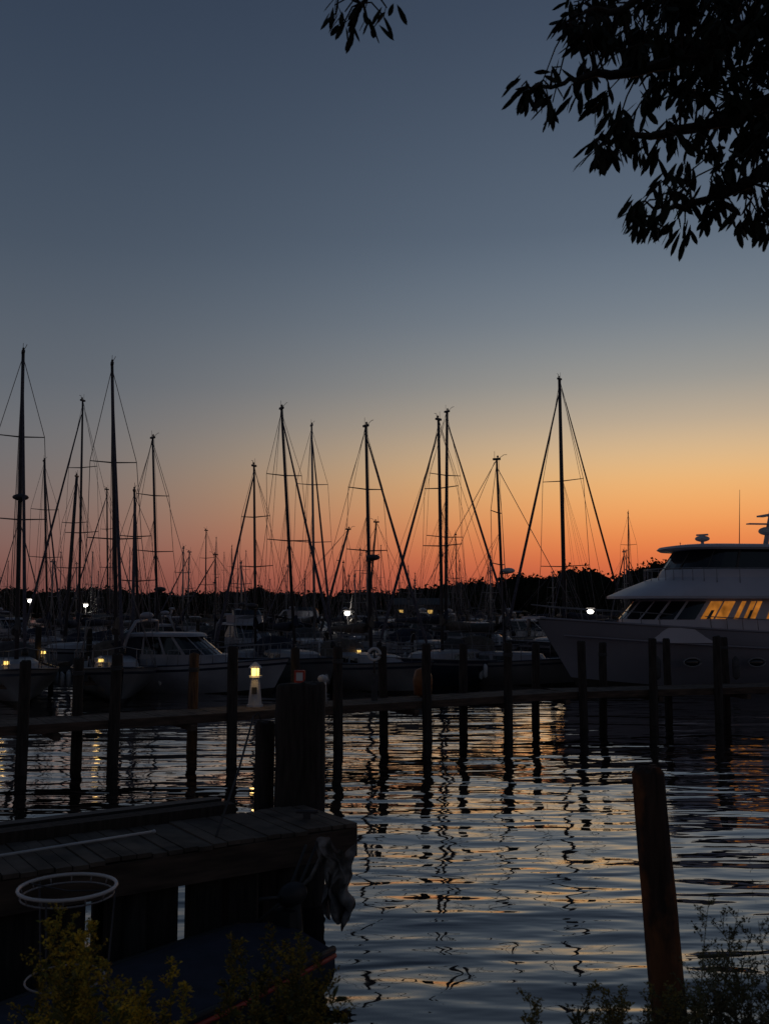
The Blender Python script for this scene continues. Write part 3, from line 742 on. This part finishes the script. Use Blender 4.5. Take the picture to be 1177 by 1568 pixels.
for _ in range(330):
    x=R.gauss(3.4,1.3); y=R.uniform(2.2,6); z=R.uniform(5.5,8.8)
    if z< H+y*.70+.25 and x/y<.62: continue
    if x<1.3 and z<7.2: continue
    p=Vector((x,y,z)); q=min(nodes+trunk[3:],key=lambda k:(k-p).length)
    mb.tube([q,q.lerp(p,.5)+Vector((0,0,.05)),p],[.01,.006,.003],BARK,4)
    cluster(p,Vector((0,0,-.4)),10,.12); 
    if R.random()<.3: nodes.append(p)
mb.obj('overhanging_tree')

# ---------------------------------------------------------------- far tree line
mb=MB()
def prof(u):
    ks=[(-400,898),(0,900),(60,905),(150,900),(230,908),(330,909),(400,900),(450,910),(560,908),(640,902),(700,892),(745,886),(760,893),(790,878),(830,886),(870,870),(910,870),(935,888),(965,872),(985,858),(1010,858),(1040,872),(1300,850),(1800,850)]
    for (a,b),(c,d) in zip(ks[:-1],ks[1:]):
        if a<=u<=c: return b+(d-b)*(u-a)/(c-a)
    return 880
u=-420
while u<1750:
    for row in range(2):
        sl=(u-588.5)/F; y=242/(1+.45*sl)+row*7+R.uniform(-3,3); x=sl*y
        zt=at(u,prof(u)+R.uniform(-4,9),y).z
        hgt=max(4,zt); rr=R.uniform(2.2,3.8)
        mb.tube([(x,y,0),(x+.2,y,hgt*.6)],[.3,.15],BARK,5)
        c=Vector((x,y,hgt*.5+.3)); 
        nl=120
        mb.ell(c,(rr*.8,rr*.8,hgt*.43),FARL,8,6)
        for i in range(nl):
            a=R.uniform(0,6.28); b=math.acos(R.uniform(-.6,1)); q=R.uniform(.82,1.06)+.18*noise.noise(Vector((x+a*2,b*3,y)))
            p=c+Vector((math.cos(a)*math.sin(b)*rr*q,math.sin(a)*math.sin(b)*rr*q,math.cos(b)*hgt*.5*q))
            s1=Vector((R.gauss(0,1),R.gauss(0,1),R.gauss(0,1))).normalized()*R.uniform(.25,.6); s2=Vector((R.gauss(0,1),R.gauss(0,1),R.gauss(0,1))).normalized()*R.uniform(.2,.5)
            mb.add([p-s1,p-s2*.8,p+s1,p+s2],[(0,1,2,3)],FARL)
    u+=R.uniform(8,14)
mb.obj('distant_treeline')

# ---------------------------------------------------------------- terrain + water
xs=[-3000,-1200,-500,-250,-120,-60,-30,-15]+[-8+i*.8 for i in range(21)]+[15,30,60,120,250,500,1200,3000]
ys=[-2000,-500,-100,-30,-10,-4,0]+[1+i*.35 for i in range(16)]+[8,12,20,40,80,140]+[170+i*8 for i in range(22)]+[400,600,1000,3000]
def gz(x,y):
    if y<60:
        e=3.7+.3*math.sin(x*.7)
        t=min(1,max(0,(y-e)/1.7)); t=t*t*(3-2*t)
        return 1.65-t*3.3+.05*noise.noise(Vector((x,y,0)))
    e=226-.45*max(-300,min(300,x)); t=min(1,max(0,(y-e)/10))
    return -1.65+t*2.4
vs=[(x,y,gz(x,y)) for y in ys for x in xs]; k=len(xs)
fs=[(j*k+i,j*k+i+1,(j+1)*k+i+1,(j+1)*k+i) for j in range(len(ys)-1) for i in range(k-1)]
mb=MB(); mb.add(vs,fs,mat('ground_soil',(.03,.032,.018),.95,2,.5,.05),True); mb.obj('ground')

wm=bpy.data.materials.new('harbor_water'); wm.use_nodes=True; nt=wm.node_tree; nt.nodes.clear(); N=nt.nodes.new; K=nt.links.new
out=N('ShaderNodeOutputMaterial'); tc=N('ShaderNodeTexCoord')
def nz(sc,st,det,rot=0,dist=0):
    mp=N('ShaderNodeMapping'); mp.inputs['Scale'].default_value=st; mp.inputs['Rotation'].default_value=(0,0,rot)
    n=N('ShaderNodeTexNoise'); n.inputs['Scale'].default_value=sc; n.inputs['Detail'].default_value=det; n.inputs['Distortion'].default_value=dist
    K(tc.outputs['Object'],mp.inputs[0]); K(mp.outputs[0],n.inputs['Vector']); return n.outputs['Fac']
def mth(op,a,b):
    m=N('ShaderNodeMath'); m.operation=op
    for i,q in enumerate((a,b)):
        if isinstance(q,(int,float)): m.inputs[i].default_value=q
        else: K(q,m.inputs[i])
    return m.outputs[0]
big=mth('MULTIPLY',nz(1.0,(.25,.8,1),1,.08),.10)
med=mth('MULTIPLY',nz(1.0,(.75,2.2,1),1,-.12,.3),.040)
sml=mth('MULTIPLY',nz(1.0,(2.4,6.0,1),1,.15),.0045)
patch=N('ShaderNodeMapRange'); K(nz(.12,(.5,1.2,1),2),patch.inputs[0]); patch.inputs[1].default_value=.35; patch.inputs[2].default_value=.65; patch.inputs[3].default_value=.5; patch.inputs[4].default_value=1.2
h=mth('ADD',big,mth('MULTIPLY',mth('ADD',med,sml),patch.outputs[0]))
bp=N('ShaderNodeBump'); bp.inputs['Strength'].default_value=1; bp.inputs['Distance'].default_value=1; K(h,bp.inputs['Height'])
gl=N('ShaderNodeBsdfGlossy'); gl.inputs['Roughness'].default_value=.02; gl.inputs['Color'].default_value=(.95,.94,.94,1); K(bp.outputs[0],gl.inputs['Normal'])
df=N('ShaderNodeBsdfDiffuse'); df.inputs['Color'].default_value=(.005,.007,.008,1)
fr=N('ShaderNodeFresnel'); fr.inputs['IOR'].default_value=1.55; K(bp.outputs[0],fr.inputs['Normal'])
mr=N('ShaderNodeMapRange'); K(fr.outputs[0],mr.inputs[0]); mr.inputs[1].default_value=0.05; mr.inputs[2].default_value=.52; mr.inputs[3].default_value=.08; mr.inputs[4].default_value=.92
mx=N('ShaderNodeMixShader'); K(mr.outputs[0],mx.inputs[0]); K(df.outputs[0],mx.inputs[1]); K(gl.outputs[0],mx.inputs[2]); K(mx.outputs[0],out.inputs[0])
mb=MB(); mb.add([(-3000,4,0),(3000,4,0),(3000,3000,0),(-3000,3000,0)],[(0,1,2,3)],wm); mb.obj('water')

# ---------------------------------------------------------------- sky
w=bpy.data.worlds.new('World'); scene.world=w; w.use_nodes=True; nt=w.node_tree; nt.nodes.clear(); N=nt.nodes.new; K=nt.links.new
out=N('ShaderNodeOutputWorld'); bg=N('ShaderNodeBackground'); tc=N('ShaderNodeTexCoord'); sp=N('ShaderNodeSeparateXYZ')
vn=N('ShaderNodeVectorMath'); vn.operation='NORMALIZE'; K(tc.outputs['Generated'],vn.inputs[0]); K(vn.outputs[0],sp.inputs[0])
def ramp(st):
    r=N('ShaderNodeValToRGB'); e=r.color_ramp.elements; r.color_ramp.interpolation='B_SPLINE'
    e[0].position=st[0][0]; e[0].color=rgb(*st[0][1]); e[1].position=st[-1][0]; e[1].color=rgb(*st[-1][1])
    for p_,c_ in st[1:-1]: q=e.new(p_); q.color=rgb(*c_)
    K(sp.outputs[2],r.inputs[0]); return r.outputs[0]
warm=ramp([(0,(178,80,60)),(.03,(210,100,66)),(.055,(230,124,70)),(.085,(241,158,90)),(.12,(238,182,116)),(.15,(218,184,140)),(.18,(188,170,147)),(.22,(152,151,146)),(.28,(117,128,139)),(.36,(90,104,121)),(.55,(54,66,86)),(1,(42,53,71))])
cool=ramp([(0,(106,64,62)),(.03,(124,82,76)),(.06,(129,98,91)),(.1,(122,108,104)),(.15,(112,111,113)),(.215,(96,103,112)),(.34,(70,83,99)),(.55,(47,59,78)),(1,(40,51,69))])
cb=N('ShaderNodeCombineXYZ'); K(sp.outputs[0],cb.inputs[0]); K(sp.outputs[1],cb.inputs[1])
n2=N('ShaderNodeVectorMath'); n2.operation='NORMALIZE'; K(cb.outputs[0],n2.inputs[0])
SA=rad(19)
dt=N('ShaderNodeVectorMath'); dt.operation='DOT_PRODUCT'; K(n2.outputs[0],dt.inputs[0]); dt.inputs[1].default_value=(math.sin(SA),math.cos(SA),0)
m1=N('ShaderNodeMapRange'); K(dt.outputs['Value'],m1.inputs[0]); m1.inputs[1].default_value=.72; m1.inputs[2].default_value=1
pw=N('ShaderNodeMath'); pw.operation='POWER'; K(m1.outputs[0],pw.inputs[0]); pw.inputs[1].default_value=2.6
mxc=N('ShaderNodeMix'); mxc.data_type='RGBA'; K(pw.outputs[0],mxc.inputs[0]); K(cool,mxc.inputs[6]); K(warm,mxc.inputs[7])
m2=N('ShaderNodeMapRange'); K(dt.outputs['Value'],m2.inputs[0]); m2.inputs[1].default_value=-.5; m2.inputs[2].default_value=.72; m2.inputs[3].default_value=.85; m2.inputs[4].default_value=1
sc=N('ShaderNodeVectorMath'); sc.operation='SCALE'; K(mxc.outputs[2],sc.inputs[0]); K(m2.outputs[0],sc.inputs['Scale'])
K(sc.outputs[0],bg.inputs[0]); bg.inputs[1].default_value=1.0
sky=N('ShaderNodeTexSky'); sky.sky_type='NISHITA'; sky.sun_disc=False; sky.sun_elevation=rad(-2); sky.sun_rotation=SA
b2=N('ShaderNodeBackground'); K(sky.outputs[0],b2.inputs[0]); b2.inputs[1].default_value=.004
ad=N('ShaderNodeAddShader'); K(bg.outputs[0],ad.inputs[0]); K(b2.outputs[0],ad.inputs[1]); K(ad.outputs[0],out.inputs[0])

sl=bpy.data.lights.new('sun','SUN'); sl.energy=.04; sl.angle=rad(6); sl.color=(1,.6,.35)
so=bpy.data.objects.new('sun',sl); scene.collection.objects.link(so)
so.rotation_euler=Vector((math.sin(SA),math.cos(SA),.03)).to_track_quat('Z','Y').to_euler()

cam=bpy.data.cameras.new('camera'); co=bpy.data.objects.new('camera',cam); scene.collection.objects.link(co)
co.location=(0,0,H); co.rotation_euler=(rad(90)+PT,0,0)
cam.sensor_fit='VERTICAL'; cam.sensor_height=36; cam.lens=F/1568*36; cam.clip_end=8000; cam.clip_start=.05
cam.dof.use_dof=True; cam.dof.focus_distance=40; cam.dof.aperture_fstop=8
scene.camera=co
